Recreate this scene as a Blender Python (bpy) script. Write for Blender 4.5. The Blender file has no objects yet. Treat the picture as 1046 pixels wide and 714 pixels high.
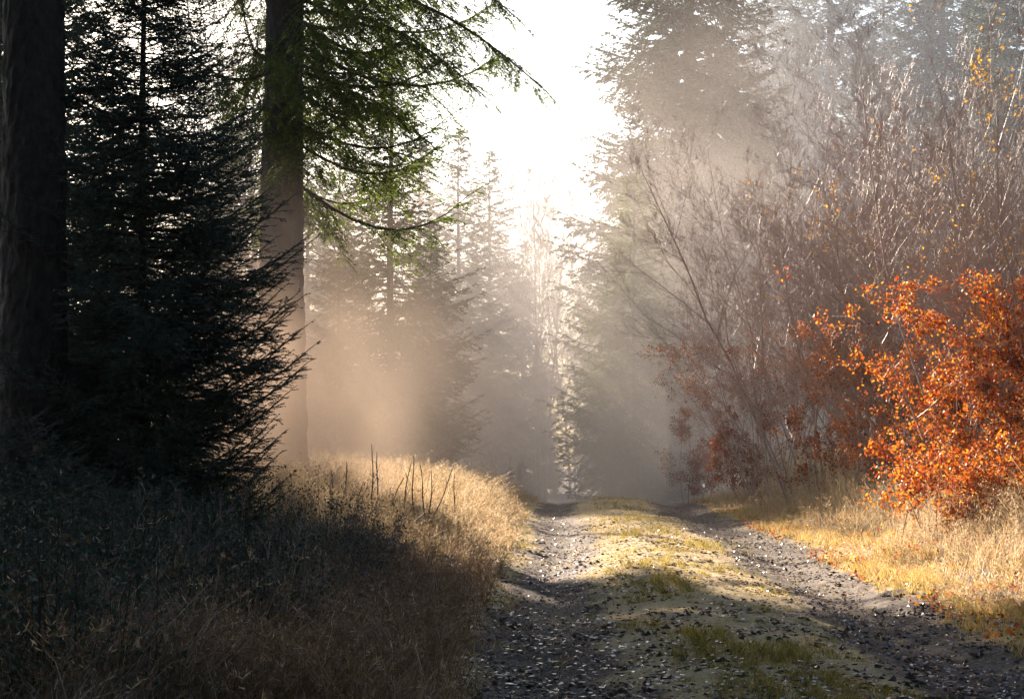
import bpy, math, random
import numpy as np

R = math.radians
SC = bpy.context.scene
COL = SC.collection

# ------------------------------------------------------------------ view
CAM_H = 1.4
FOC = 1743.0                       # focal length in pixels of a 1046 px wide frame
VX, VY = 575.0, 452.0              # where the track's parallel lines meet

def at(px, d):                     # sideways position of something seen at column px, d metres ahead
    return (px - VX) * d / FOC

# ------------------------------------------------------------------ noise
def _hash(ix, iy, s):
    n = (ix * 374761393 + iy * 668265263 + s * 1442695041) & 0xFFFFFFFF
    n = ((n ^ (n >> 13)) * 1274126177) & 0xFFFFFFFF
    return ((n ^ (n >> 16)) & 0xFFFF) / 65535.0

def vnoise(x, y, s=0):
    x = np.asarray(x, float); y = np.asarray(y, float)
    ix = np.floor(x).astype(np.int64); iy = np.floor(y).astype(np.int64)
    fx = x - ix; fy = y - iy
    fx = fx * fx * (3 - 2 * fx); fy = fy * fy * (3 - 2 * fy)
    a = _hash(ix, iy, s); b = _hash(ix + 1, iy, s); c = _hash(ix, iy + 1, s); d = _hash(ix + 1, iy + 1, s)
    return (a + (b - a) * fx) * (1 - fy) + (c + (d - c) * fx) * fy

def fbm(x, y, s=0, o=3):
    t = 0; a = 1.0; n = 0
    for k in range(o):
        t = t + a * (vnoise(x * 2 ** k, y * 2 ** k, s + k) - .5); n += a; a *= .5
    return t / n

def smooth(t):
    t = np.clip(t, 0, 1); return t * t * (3 - 2 * t)

# ------------------------------------------------------------------ terrain
def bend(y):
    y = np.asarray(y, float)
    return .07 * np.sin(y * .31) + .05 * np.sin(y * .83 + 1) - .004 * np.clip(y - 46, 0, 60) ** 2 * .6

def base_z(y):
    y = np.asarray(y, float)
    t = (y - 43) / 4.0
    sp = np.where(t > 20, t, np.log1p(np.exp(np.clip(t, -40, 20)))) * 4
    z = -.042 * sp
    z = -5 * np.tanh(-z / 5)
    return z + .07 * np.exp(-((y - 40) / 3.0) ** 2)

def height(x, y):
    x = np.asarray(x, float); y = np.asarray(y, float)
    u = x - bend(y)
    z = base_z(y)
    z = z - .10 * np.exp(-((u + .1) / .42) ** 2) - .11 * np.exp(-((u - 2.65) / .5) ** 2) + .06 * np.exp(-((u - 1.2) / .6) ** 2)
    z = z + .34 * smooth((-.75 - u) / 1.5) + .34 * smooth((-1.9 - u) / 3.0) + .3 * smooth((-5 - u) / 6)
    z = z + .20 * smooth((u - 3.5) / 1.5) + .28 * smooth((u - 4.8) / 4.0)
    off = np.maximum(smooth((-.6 - u) / .8), smooth((u - 3.4) / .8))
    z = z + off * .22 * fbm(x / 1.7, y / 1.7, 3, 3) + (.03 + .05 * off) * fbm(x / .45, y / .45, 11, 2)
    z = z + .10 * fbm(x / 6, y / 6, 21, 2) * (.5 + off)
    far = smooth((np.hypot(x, y) - 60) / 120)
    return z + far * 3.0 * fbm(x / 60, y / 60, 31, 2)

def fine(x, y):                    # clods and stones of the track's surface
    return .045 * fbm(x / .21, y / .19, 41, 3) + .022 * np.abs(fbm(x / .075, y / .07, 45, 2)) + .075 * np.clip(fbm(x / .33, y / .28, 51, 2) - .12, 0, 1)

# ------------------------------------------------------------------ mesh buffer
class Buf:
    def __init__(self): self.v = []; self.f = []; self.n = 0
    def add(self, verts, faces, mat=0):
        verts = np.asarray(verts, np.float32).reshape(-1, 3)
        if len(verts) == 0: return
        faces = np.asarray(faces, np.int64)
        self.f.append((faces + self.n, mat)); self.v.append(verts); self.n += len(verts)
    def build(self, name, mats, parent=None, smooth_shade=False):
        me = bpy.data.meshes.new(name)
        v = np.concatenate(self.v) if self.v else np.zeros((0, 3), np.float32)
        me.vertices.add(len(v)); me.vertices.foreach_set('co', v.ravel())
        loops = np.concatenate([f.ravel() for f, m in self.f])
        sizes = np.concatenate([np.full(len(f), f.shape[1], np.int32) for f, m in self.f])
        mi = np.concatenate([np.full(len(f), m, np.int32) for f, m in self.f])
        st = np.concatenate([[0], np.cumsum(sizes)[:-1]]).astype(np.int32)
        me.loops.add(len(loops)); me.loops.foreach_set('vertex_index', loops.astype(np.int32))
        me.polygons.add(len(sizes)); me.polygons.foreach_set('loop_start', st)
        me.polygons.foreach_set('material_index', mi)
        me.polygons.foreach_set('use_smooth', np.full(len(sizes), smooth_shade))
        me.update(calc_edges=True)
        for m in (mats if isinstance(mats, (list, tuple)) else [mats]): me.materials.append(m)
        o = bpy.data.objects.new(name, me); COL.objects.link(o)
        if parent is not None: o.parent = parent
        return o

def unit(a):
    return a / np.maximum(np.linalg.norm(a, axis=-1, keepdims=True), 1e-9)

def perp(d):
    ref = np.where(np.abs(d[..., 2:3]) > .9, np.array([1., 0, 0]), np.array([0, 0, 1.]))
    a = unit(np.cross(d, ref)); return a, np.cross(d, a)

def sticks(buf, p0, p1, r0, r1, sides=3, mat=0):
    """one open tapered prism for each segment p0-p1"""
    n = len(p0)
    if n == 0: return
    a, b = perp(unit(p1 - p0))
    ang = np.arange(sides) * 2 * np.pi / sides
    ring = np.cos(ang)[None, :, None] * a[:, None] + np.sin(ang)[None, :, None] * b[:, None]
    v = np.concatenate([p0[:, None] + ring * np.asarray(r0).reshape(-1, 1, 1), p1[:, None] + ring * np.asarray(r1).reshape(-1, 1, 1)], 1)
    k = np.arange(sides); kn = (k + 1) % sides
    f = np.stack([k, kn, kn + sides, k + sides], 1)[None] + (np.arange(n) * 2 * sides)[:, None, None]
    buf.add(v, f.reshape(-1, 4), mat)

def tube(buf, pts, radii, sides=10, mat=0, rough=0, rng=None, cap=True):
    """one continuous tapered tube"""
    pts = np.asarray(pts, float); n = len(pts)
    d = unit(np.gradient(pts, axis=0)); a, b = perp(d)
    ang = np.arange(sides) * 2 * np.pi / sides
    rr = np.asarray(radii, float); rr = rr if rr.ndim == 2 else rr[:, None] * np.ones((n, sides))
    if rough: rr = rr * (1 + rough * rng.standard_normal((n, sides)))
    v = pts[:, None] + (np.cos(ang)[None, :, None] * a[:, None] + np.sin(ang)[None, :, None] * b[:, None]) * rr[..., None]
    i = np.arange(n - 1)[:, None] * sides; k = np.arange(sides)[None]; kn = (k + 1) % sides
    f = np.stack([i + k, i + kn, i + kn + sides, i + k + sides], -1).reshape(-1, 4)
    buf.add(v, f, mat)

# ------------------------------------------------------------------ materials
def mat(name):
    m = bpy.data.materials.new(name); m.use_nodes = True
    nt = m.node_tree; nt.nodes.clear()
    return m, nt, nt.nodes.new('ShaderNodeOutputMaterial')

def ramp(nt, stops):
    r = nt.nodes.new('ShaderNodeValToRGB'); e = r.color_ramp.elements
    while len(e) < len(stops): e.new(.5)
    for k, (p, c) in enumerate(stops):
        e[k].position = p; e[k].color = (*c, 1)
    return r

def leafy(name, stops, trans=.4, rough=.6, gloss=.25):
    """thin leaf matter: each loose blade, leaf or needle takes its own colour; some light comes through"""
    m, nt, out = mat(name)
    g = nt.nodes.new('ShaderNodeNewGeometry'); r = ramp(nt, stops)
    nt.links.new(g.outputs['Random Per Island'], r.inputs[0])
    p = nt.nodes.new('ShaderNodeBsdfPrincipled'); t = nt.nodes.new('ShaderNodeBsdfTranslucent'); mx = nt.nodes.new('ShaderNodeMixShader')
    p.inputs['Roughness'].default_value = rough
    p.inputs['Specular IOR Level'].default_value = gloss
    nt.links.new(r.outputs[0], p.inputs['Base Color']); nt.links.new(r.outputs[0], t.inputs['Color'])
    mx.inputs[0].default_value = trans
    nt.links.new(p.outputs[0], mx.inputs[1]); nt.links.new(t.outputs[0], mx.inputs[2]); nt.links.new(mx.outputs[0], out.inputs[0])
    return m

def bark(name, c1, c2, scale=(16, 16, 9), rough=.85, bump=.6):
    m, nt, out = mat(name)
    tc = nt.nodes.new('ShaderNodeTexCoord'); mp = nt.nodes.new('ShaderNodeMapping'); mp.inputs['Scale'].default_value = scale
    nz = nt.nodes.new('ShaderNodeTexNoise'); nz.inputs['Detail'].default_value = 5; nz.inputs['Scale'].default_value = 1.0; nz.inputs['Roughness'].default_value = .65
    vo = nt.nodes.new('ShaderNodeTexVoronoi'); vo.feature = 'DISTANCE_TO_EDGE'; vo.inputs['Scale'].default_value = .9
    nt.links.new(tc.outputs['Object'], mp.inputs[0]); nt.links.new(mp.outputs[0], nz.inputs[0]); nt.links.new(mp.outputs[0], vo.inputs['Vector'])
    r = ramp(nt, [(.3, c1), (.7, c2)]); nt.links.new(nz.outputs[0], r.inputs[0])
    ad = nt.nodes.new('ShaderNodeMath'); ad.operation = 'ADD'
    nt.links.new(nz.outputs[0], ad.inputs[0]); nt.links.new(vo.outputs['Distance'], ad.inputs[1])
    bp = nt.nodes.new('ShaderNodeBump'); bp.inputs['Strength'].default_value = bump; bp.inputs['Distance'].default_value = .04
    nt.links.new(ad.outputs[0], bp.inputs['Height'])
    p = nt.nodes.new('ShaderNodeBsdfPrincipled'); p.inputs['Roughness'].default_value = rough
    nt.links.new(r.outputs[0], p.inputs['Base Color']); nt.links.new(bp.outputs[0], p.inputs['Normal']); nt.links.new(p.outputs[0], out.inputs[0])
    return m

M = {}
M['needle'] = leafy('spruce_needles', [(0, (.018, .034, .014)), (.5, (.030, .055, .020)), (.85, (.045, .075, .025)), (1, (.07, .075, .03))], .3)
M['needle_backlit'] = leafy('backlit_spruce_needles', [(0, (.05, .085, .012)), (.5, (.09, .14, .018)), (.9, (.13, .17, .025)), (1, (.15, .13, .04))], .62)  # brighter green stands in for backlight on the boughs
M['needle_blue'] = leafy('young_spruce_needles', [(0, (.036, .075, .060)), (.6, (.066, .12, .094)), (1, (.10, .15, .10))], .22)
M['bark'] = bark('spruce_bark', (.018, .015, .013), (.060, .047, .040))
M['wood'] = bark('branch_bark', (.035, .026, .020), (.07, .052, .04), (30, 30, 30))
M['twig'] = bark('twig_bark', (.20, .142, .122), (.41, .31, .27), (9, 9, 9), .5, .1)
M['birch'] = bark('pale_bark', (.10, .09, .08), (.28, .26, .23), (6, 6, 9))
M['beech'] = leafy('beech_leaves', [(0, (.12, .022, .012)), (.3, (.38, .06, .012)), (.6, (.58, .15, .016)), (.85, (.70, .34, .03)), (1, (.26, .10, .04))], .55, .45)
M['beech_dull'] = leafy('faded_leaves', [(0, (.14, .045, .025)), (.5, (.30, .09, .035)), (.85, (.42, .15, .04)), (1, (.50, .22, .05))], .45, .5)
M['yellow'] = leafy('yellow_leaves', [(0, (.5, .22, .02)), (1, (.65, .38, .03))], .5)
M['straw'] = leafy('dry_grass', [(0, (.26, .16, .08)), (.35, (.44, .32, .17)), (.75, (.60, .47, .28)), (1, (.66, .56, .40))], .5, .5)
M['straw_gold'] = leafy('golden_grass', [(0, (.36, .22, .07)), (.4, (.52, .36, .12)), (.8, (.55, .43, .16)), (1, (.40, .38, .12))], .5, .5)
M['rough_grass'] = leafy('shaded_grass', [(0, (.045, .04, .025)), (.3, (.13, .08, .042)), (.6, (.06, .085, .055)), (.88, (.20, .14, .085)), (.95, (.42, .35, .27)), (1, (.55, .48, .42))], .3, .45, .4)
M['moss'] = leafy('short_turf', [(0, (.10, .10, .02)), (.35, (.24, .21, .04)), (.7, (.44, .34, .07)), (1, (.56, .44, .16))], .5, .6)
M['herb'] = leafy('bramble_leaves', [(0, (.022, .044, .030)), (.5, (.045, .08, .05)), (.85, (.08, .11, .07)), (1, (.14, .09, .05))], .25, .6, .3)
M['stalk'] = bark('dry_stalk', (.028, .018, .012), (.06, .04, .028), (20, 20, 20), .7, .1)
M['wet_leaf'] = leafy('wet_fallen_leaves', [(0, (.04, .024, .014)), (.5, (.08, .045, .024)), (.85, (.16, .08, .035)), (1, (.3, .13, .03))], .1, .22, .7)

def stone_mat():
    m, nt, out = mat('wet_gravel')
    g = nt.nodes.new('ShaderNodeNewGeometry'); r = ramp(nt, [(0, (.03, .027, .025)), (.5, (.08, .07, .06)), (.93, (.14, .125, .11)), (1, (.24, .22, .2))])
    nt.links.new(g.outputs['Random Per Island'], r.inputs[0])
    p = nt.nodes.new('ShaderNodeBsdfPrincipled'); p.inputs['Roughness'].default_value = .35
    nt.links.new(r.outputs[0], p.inputs['Base Color']); nt.links.new(p.outputs[0], out.inputs[0])
    return m
M['stone'] = stone_mat()

def soil(name, c1, c2, c3, scale=3.0):
    m, nt, out = mat(name)
    tc = nt.nodes.new('ShaderNodeTexCoord')
    n1 = nt.nodes.new('ShaderNodeTexNoise'); n1.inputs['Scale'].default_value = scale; n1.inputs['Detail'].default_value = 8; n1.inputs['Roughness'].default_value = .7
    n2 = nt.nodes.new('ShaderNodeTexNoise'); n2.inputs['Scale'].default_value = scale * 14; n2.inputs['Detail'].default_value = 4
    nt.links.new(tc.outputs['Object'], n1.inputs[0]); nt.links.new(tc.outputs['Object'], n2.inputs[0])
    ml = nt.nodes.new('ShaderNodeMix'); ml.data_type = 'FLOAT'; ml.inputs[0].default_value = .5
    nt.links.new(n1.outputs[0], ml.inputs[2]); nt.links.new(n2.outputs[0], ml.inputs[3])
    r = ramp(nt, [(.35, c1), (.5, c2), (.65, c3)]); nt.links.new(ml.outputs[0], r.inputs[0])
    bp = nt.nodes.new('ShaderNodeBump'); bp.inputs['Strength'].default_value = .7; bp.inputs['Distance'].default_value = .03
    nt.links.new(n2.outputs[0], bp.inputs['Height'])
    p = nt.nodes.new('ShaderNodeBsdfPrincipled'); p.inputs['Roughness'].default_value = .9
    nt.links.new(r.outputs[0], p.inputs['Base Color']); nt.links.new(bp.outputs[0], p.inputs['Normal']); nt.links.new(p.outputs[0], out.inputs[0])
    return m
M['clod'] = soil('mud_clods', (.018, .013, .010), (.05, .036, .026), (.11, .08, .055), 12)
M['soil'] = soil('forest_floor', (.03, .022, .014), (.07, .05, .028), (.12, .085, .045))

def track_mat():
    """wheel ruts of dark wet gravel, a turfy middle and pale sandy grit between them"""
    m, nt, out = mat('track_surface')
    N = nt.nodes.new; L = nt.links.new
    at_ = N('ShaderNodeAttribute'); at_.attribute_name = 'rut'
    tc = N('ShaderNodeTexCoord')
    n1 = N('ShaderNodeTexNoise'); n1.inputs['Scale'].default_value = 2.2; n1.inputs['Detail'].default_value = 8; n1.inputs['Roughness'].default_value = .7
    n2 = N('ShaderNodeTexNoise'); n2.inputs['Scale'].default_value = 34; n2.inputs['Detail'].default_value = 6; n2.inputs['Roughness'].default_value = .75
    for n in (n1, n2): L(tc.outputs['Object'], n.inputs[0])
    grit = ramp(nt, [(.3, (.020, .015, .012)), (.52, (.082, .058, .042)), (.70, (.36, .28, .195))]); L(n2.outputs[0], grit.inputs[0])
    sand = ramp(nt, [(.3, (.22, .155, .075)), (.5, (.54, .41, .21)), (.7, (.66, .55, .36))]); L(n2.outputs[0], sand.inputs[0])
    ad = N('ShaderNodeMath'); ad.operation = 'ADD'; L(at_.outputs['Fac'], ad.inputs[0])
    sb = N('ShaderNodeMath'); sb.operation = 'MULTIPLY_ADD'; sb.inputs[1].default_value = 1.6; sb.inputs[2].default_value = -.8; L(n1.outputs[0], sb.inputs[0]); L(sb.outputs[0], ad.inputs[1])
    cr = ramp(nt, [(.25, (0, 0, 0)), (.7, (1, 1, 1))]); L(ad.outputs[0], cr.inputs[0])
    mx = N('ShaderNodeMix'); mx.data_type = 'RGBA'; L(cr.outputs[0], mx.inputs[0]); L(sand.outputs[0], mx.inputs[6]); L(grit.outputs[0], mx.inputs[7])
    ro = N('ShaderNodeMapRange'); ro.inputs['To Min'].default_value = .95; ro.inputs['To Max'].default_value = .75; L(cr.outputs[0], ro.inputs[0])
    bp = N('ShaderNodeBump'); bp.inputs['Strength'].default_value = .9; bp.inputs['Distance'].default_value = .03; L(n2.outputs[0], bp.inputs['Height'])
    p = N('ShaderNodeBsdfPrincipled'); p.inputs['Specular IOR Level'].default_value = .25; L(mx.outputs[2], p.inputs['Base Color']); L(ro.outputs[0], p.inputs['Roughness']); L(bp.outputs[0], p.inputs['Normal'])
    L(p.outputs[0], out.inputs[0])
    return m
M['track'] = track_mat()

# ------------------------------------------------------------------ tagging
def tag(o, label=None, cat=None, group=None, kind=None):
    for k, v in (('label', label), ('category', cat), ('group', group), ('kind', kind)):
        if v: o[k] = v
    return o

def empty(name, loc, rz=0):
    o = bpy.data.objects.new(name, None); COL.objects.link(o)
    o.location = loc; o.rotation_euler = (0, 0, rz); o.empty_display_size = .2
    return o

def copy_tree(o):
    c = o.copy(); COL.objects.link(c)
    for ch in o.children:
        k = ch.copy(); COL.objects.link(k); k.parent = c
    return c

def put(o, x, y, rz=0, s=1.0, sink=.05):
    o.location = (x, y, float(height(x, y)) - sink); o.rotation_euler = (0, 0, rz); o.scale = (s, s, s)

# ------------------------------------------------------------------ ground and track
def grid(xs, ys, zf):
    X, Y = np.meshgrid(xs, ys); Z = zf(X, Y)
    v = np.stack([X, Y, Z], -1).reshape(-1, 3); nx, ny = len(xs), len(ys)
    i = np.arange(ny - 1)[:, None] * nx + np.arange(nx - 1)[None]
    return v, np.stack([i, i + 1, i + nx + 1, i + nx], -1).reshape(-1, 4), X, Y

def steps(a, b, near, far, knee):
    out = [a]; x = a
    while x < b:
        x += near if abs(x) < knee else min(far, near + (abs(x) - knee) * .12); out.append(x)
    return np.array(out)

xs = np.concatenate([-steps(0, 400, .14, 25, 9)[1:][::-1], steps(0, 400, .14, 25, 9)])
ys = np.concatenate([-steps(0, 400, .3, 25, 10)[1:][::-1], steps(0, 400, .16, 25, 50)])
def ground_z(x, y):
    u = x - bend(y)
    dip = smooth((u + .95) / .25) * smooth((3.85 - u) / .25) * smooth((y + 12) / 1) * smooth((95 - y) / 2)
    return height(x, y) - .16 * dip
v, f, _, _ = grid(xs, ys, ground_z)
b = Buf(); b.add(v, f)
tag(b.build('ground', M['soil'], smooth_shade=True), kind='structure')

us = np.arange(-1.05, 3.96, .035); vs = np.concatenate([np.arange(-14, 6, .25), np.arange(6, 24, .035), np.arange(24, 48, .07), np.arange(48, 96, .5)])
U, V = np.meshgrid(us, vs)
edge = np.minimum(smooth((U + 1.05) / .2), smooth((3.95 - U) / .2))
X = U + bend(V); Z = height(X, V) + fine(X, V) * edge - .05 * (1 - edge)
nx, ny = len(us), len(vs)
i = np.arange(ny - 1)[:, None] * nx + np.arange(nx - 1)[None]
b = Buf(); b.add(np.stack([X, V, Z], -1), np.stack([i, i + 1, i + nx + 1, i + nx], -1).reshape(-1, 4))
track = b.build('dirt_track', M['track'], smooth_shade=True)
tag(track, kind='structure')
Uw = U + .5 * fbm(X / .55, V / .8, 121, 3)
rut = .9 * np.exp(-((Uw + .1) / .50) ** 4) + .9 * np.exp(-((Uw - 2.65) / .66) ** 4) + .5 * fbm(X / .9, V / 1.3, 131, 3)
a = track.data.attributes.new('rut', 'FLOAT', 'POINT'); a.data.foreach_set('value', rut.ravel().astype(np.float32))

# ------------------------------------------------------------------ conifers
def needles(buf, P, D, LEN, rng, per_m, nlen, nwid, mat_i, flat=.35, droop=0.0):
    """needle blades along every twig (P start, D direction, LEN length)"""
    cnt = np.maximum(2, (LEN * per_m).astype(int)); idx = np.repeat(np.arange(len(P)), cnt)
    n = len(idx); t = rng.random(n)
    d = D[idx]; a, b2 = perp(d)
    side = np.where(rng.random(n) < .5, -1., 1.)
    w = a * side[:, None] + b2 * (rng.standard_normal(n) * flat)[:, None]
    w = unit(w)
    l = nlen * rng.uniform(.7, 1.25, n) * (1 - .35 * t ** 3)
    base = P[idx] + d * (t * LEN[idx])[:, None]
    base[:, 2] -= droop * (t * LEN[idx]) ** 2
    dirn = unit(d * .75 + w * .8)
    tip = base + dirn * l[:, None]; tip[:, 2] -= droop * l * .3
    q = unit(np.cross(dirn, rng.standard_normal((n, 3)))) * (nwid * .5)
    mid = base + (tip - base) * .45
    v = np.stack([base, mid + q, tip, mid - q], 1)
    buf.add(v, (np.arange(n) * 4)[:, None] + np.arange(4)[None], mat_i)

def conifer(name, seed, h, r, clear, gap, nper, trunk_r, twig_gap, per_m, nlen, nwid, needle_mat,
            droop=.25, up=.18, hang=.2, dead=0, twig_min=.12, sub=True, bare_to=0.0, lean=0.0, extra=(), gap_side=None, plates=0):
    """a whole spruce standing at the origin: trunk, branches and crown as parts of one thing"""
    rng = np.random.default_rng(seed)
    root = empty(name, (0, 0, 0))
    zt = np.concatenate([[-.4, 0, .12, .3, .7], np.linspace(1.4, h, 22)])
    if plates: zt = np.concatenate([np.arange(-.4, 9, .045), np.linspace(9, h, 30)[1:]])
    wob = np.stack([lean * zt + .02 * np.sin(zt * .7 + seed), .02 * np.cos(zt * .5 + seed), zt], 1)
    flare = 1 + .55 * np.exp(-np.maximum(zt, 0) / .22)
    tr = trunk_r * flare * np.clip(1 - zt / h, .02, 1) ** .8
    b = Buf()
    if plates:                                  # flaking plates and shallow furrows
        an = np.arange(64) / 64 * 2 * np.pi; A_, Z_ = np.meshgrid(an, zt)
        cx_, cy_ = np.cos(A_) * 2.6, np.sin(A_) * 2.6
        pl = np.abs(fbm(cx_ * 2.2 + cy_ * .7 + 9, Z_ * 5.5 + cy_ * 2.1, seed, 3)) * 2.2
        pl2 = vnoise(cx_ * 3.3 + 5, cy_ * 3.3 + Z_ * 7, seed + 5)
        tube(b, wob, tr[:, None] * (1 + plates * (pl - .4) + plates * .6 * (pl2 > .55)), 64)
    else: tube(b, wob, tr, 16, 0, .02, rng)
    b.build('trunk', M['bark'], root, True)
    wd, nd = Buf(), Buf()
    z = clear; tw_p, tw_d, tw_l = [], [], []
    boughs = []
    while z < h - .1:
        f = (z - clear) / (h - clear)
        prof = (1 - f) ** .85 * (.62 + .38 * min(1, f / .18))
        for k in range(nper):
            if rng.random() < .12: continue
            L = max(.12, r * prof * rng.uniform(.68, 1.15)); az = rng.uniform(0, 2 * np.pi)
            if gap_side and z < gap_side[2] and math.cos(az - gap_side[0]) > gap_side[1]: L *= .3
            boughs.append((z + rng.uniform(-.5, .5) * gap, az, L, f))
        z += gap * rng.uniform(.8, 1.2)
    boughs += [(a_, b_, c_, -.7) for a_, b_, c_ in extra]
    if True:
        for zz, az, L, f in boughs:
            rad = np.array([math.cos(az), math.sin(az), 0]); sid = np.array([-rad[1], rad[0], 0])
            dr = droop * (1 - f) * rng.uniform(.7, 1.3) - .35 * f
            ns = 9; u = np.linspace(0, 1, ns)
            bendy = rng.normal(0, .05)
            pts = np.array([lean * zz, 0, zz]) + rad * (L * u)[:, None] + sid * (bendy * L * u ** 2)[:, None]
            pts[:, 2] += L * (-dr * (u * 1.2) + (dr * .7 + up) * u ** 2.6) if f >= 0 else L * (.10 * np.sin(u * 3) - .40 * u ** 1.5)
            br = max(.004, .011 * L) * np.linspace(1, .22, ns)
            sticks(wd, pts[:-1], pts[1:], br[:-1], br[1:], 4)
            # side shoots, longest near the middle of the bough
            m = max(3, int(L / twig_gap * (1.7 if f < 0 else 1))); s = np.sort(rng.uniform(.12, 1, m)); s[-1] = 1
            pos = np.stack([np.interp(s, u, pts[:, c]) for c in range(3)], 1)
            tan = unit(np.gradient(pts, axis=0)); tg = unit(np.stack([np.interp(s, u, tan[:, c]) for c in range(3)], 1))
            sd = np.where(np.arange(m) % 2 == 0, 1., -1.)[:, None] * unit(np.cross(tg, [0, 0, 1.]))
            sl = L * .42 * (1 - s) ** .7 * (.55 + .9 * np.minimum(s, .5)) * rng.uniform(.6, 1.2, m) + twig_min
            dd = unit(tg * .75 + sd * .8 + np.array([0, 0, 1.]) * (rng.normal(0, .14, m) - hang * (1 - s))[:, None])
            dd[-1] = tg[-1]; sl[-1] = twig_min * 1.6
            tw_p.append(pos); tw_d.append(dd); tw_l.append(sl)
            # needles along the bough itself
            hf = u[:-1] > .25
            tw_p.append(pts[:-1][hf]); tw_d.append(unit(pts[1:] - pts[:-1])[hf]); tw_l.append(np.linalg.norm(pts[1:] - pts[:-1], axis=1)[hf])
    P = np.concatenate(tw_p); D = np.concatenate(tw_d); Ln = np.concatenate(tw_l)
    e = P + D * Ln[:, None]; e[:, 2] -= hang * Ln ** 2
    sticks(wd, P, e, .0035 + .002 * Ln, np.full(len(P), .0015), 3)
    if sub:                                     # twigs of the side shoots
        c = np.maximum(1, (Ln / max(twig_gap * 1.1, .07)).astype(int)); c[Ln < twig_min * 1.3] = 0
        ii = np.repeat(np.arange(len(P)), c); t = rng.random(len(ii)) * .9 + .08
        a2, _ = perp(D[ii]); s2 = np.where(rng.random(len(ii)) < .5, -1., 1.)[:, None]
        d2 = unit(D[ii] * .8 + a2 * s2 * .75 + np.array([0, 0, -1.]) * (hang * rng.uniform(.2, 1.6, len(ii)))[:, None])
        p2 = P[ii] + D[ii] * (t * Ln[ii])[:, None]; p2[:, 2] -= hang * (t * Ln[ii]) ** 2
        l2 = (Ln[ii] * .45 * (1 - t * .6)) * rng.uniform(.6, 1.2, len(ii)) + twig_min * .5
        needles(nd, p2, d2, l2, rng, per_m, nlen, nwid, 0, droop=hang * .8)
        sticks(wd, p2, p2 + d2 * l2[:, None], np.full(len(p2), .0022), np.full(len(p2), .001), 3)
    needles(nd, P, D, Ln, rng, per_m, nlen, nwid, 0, droop=hang)
    if dead:                                    # dry broken boughs on the bare stem
        for k in range(dead):
            zz = rng.uniform(max(.8, bare_to), clear + 1.0); az = rng.uniform(0, 2 * np.pi); L = rng.uniform(.5, 2.2)
            u = np.linspace(0, 1, 8); rad = np.array([math.cos(az), math.sin(az), 0])
            pts = np.array([0, 0, zz]) + rad * (L * u)[:, None]; pts[:, 2] -= L * .28 * u ** 1.5
            pts += rng.normal(0, .012, pts.shape); br = .012 * np.linspace(1, .2, 8)
            sticks(wd, pts[:-1], pts[1:], br[:-1], br[1:], 4)
            q = rng.integers(2, 7, 5); d3 = unit(rad + rng.normal(0, .6, (5, 3)))
            sticks(wd, pts[q], pts[q] + d3 * rng.uniform(.2, .6, (5, 1)), np.full(5, .004), np.full(5, .0015), 3)
    wd.build('branches', M['wood'], root)
    nd.build('crown', M[needle_mat], root)
    return root

# ------------------------------------------------------------------ bare broadleaves
def woody(buf, rng, P, D, LEN, RAD, levels, trop=.25, wob=.12, wob0=.12, rmin=.0026):
    """grow twigs level by level; returns points and directions along the last two levels"""
    ends = []
    for lv, (nch, ratio, ang, nseg) in enumerate(levels + [(0, 0, 0, 3)]):
        n = len(P); p = P.copy(); d = D.copy(); path = [p.copy()]; dirs = [d.copy()]
        for s in range(nseg):
            d = unit(d + rng.normal(0, wob if lv else wob0, (n, 3)) + np.array([0, 0, trop / nseg]))
            q = p + d * (LEN / nseg)[:, None]
            r0 = RAD * (1 - .75 * s / nseg); r1 = RAD * (1 - .75 * (s + 1) / nseg)
            sticks(buf, p, q, r0, r1, 6 if lv == 0 else (4 if lv == 1 else 3))
            p = q; path.append(p.copy()); dirs.append(d.copy())
        path = np.stack(path, 1); dirs = np.stack(dirs, 1)
        if lv >= len(levels) - 1: ends.append((path.reshape(-1, 3), dirs.reshape(-1, 3)))
        if nch == 0: break
        ii = np.repeat(np.arange(n), nch); t = rng.uniform(.2, 1, len(ii)) * nseg
        k = np.minimum(t.astype(int), nseg - 1); fr = (t - k)[:, None]
        P2 = path[ii, k] * (1 - fr) + path[ii, k + 1] * fr; d0 = dirs[ii, k + 1]
        a, b2 = perp(d0); ph = rng.uniform(0, 2 * np.pi, len(ii))[:, None]
        an = R(ang) * rng.uniform(.6, 1.3, len(ii))[:, None]
        D = unit(d0 * np.cos(an) + (a * np.cos(ph) + b2 * np.sin(ph)) * np.sin(an))
        frac = t / nseg
        LEN2 = LEN[ii] * ratio * (1.15 - .75 * frac) * rng.uniform(.6, 1.25, len(ii))
        RAD = np.maximum(rmin, RAD[ii] * (1 - .75 * frac) * .55); LEN = LEN2; P = P2
    return np.concatenate([e[0] for e in ends]), np.concatenate([e[1] for e in ends])

def leaves(buf, rng, P, size, mat_i=0, spread=.04, hang=.3):
    n = len(P)
    c = P + rng.normal(0, spread, (n, 3))
    d = unit(rng.normal(0, 1, (n, 3)) + np.array([0, 0, -hang])); a, b2 = perp(d)
    ph = rng.uniform(0, 2 * np.pi, n)[:, None]; s = a * np.cos(ph) + b2 * np.sin(ph); nn = np.cross(d, s)
    l = size * rng.uniform(.65, 1.25, n)[:, None]; w = l * .33; cu = rng.normal(.12, .12, n)[:, None] * l
    v = np.stack([c, c + d * l * .45 + s * w + nn * cu, c + d * l, c + d * l * .45 - s * w + nn * cu], 1)
    i4 = (np.arange(n) * 4)[:, None]
    buf.add(v, np.concatenate([i4 + np.array([[0, 1, 2]]), i4 + np.array([[0, 2, 3]])]), mat_i)

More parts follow.
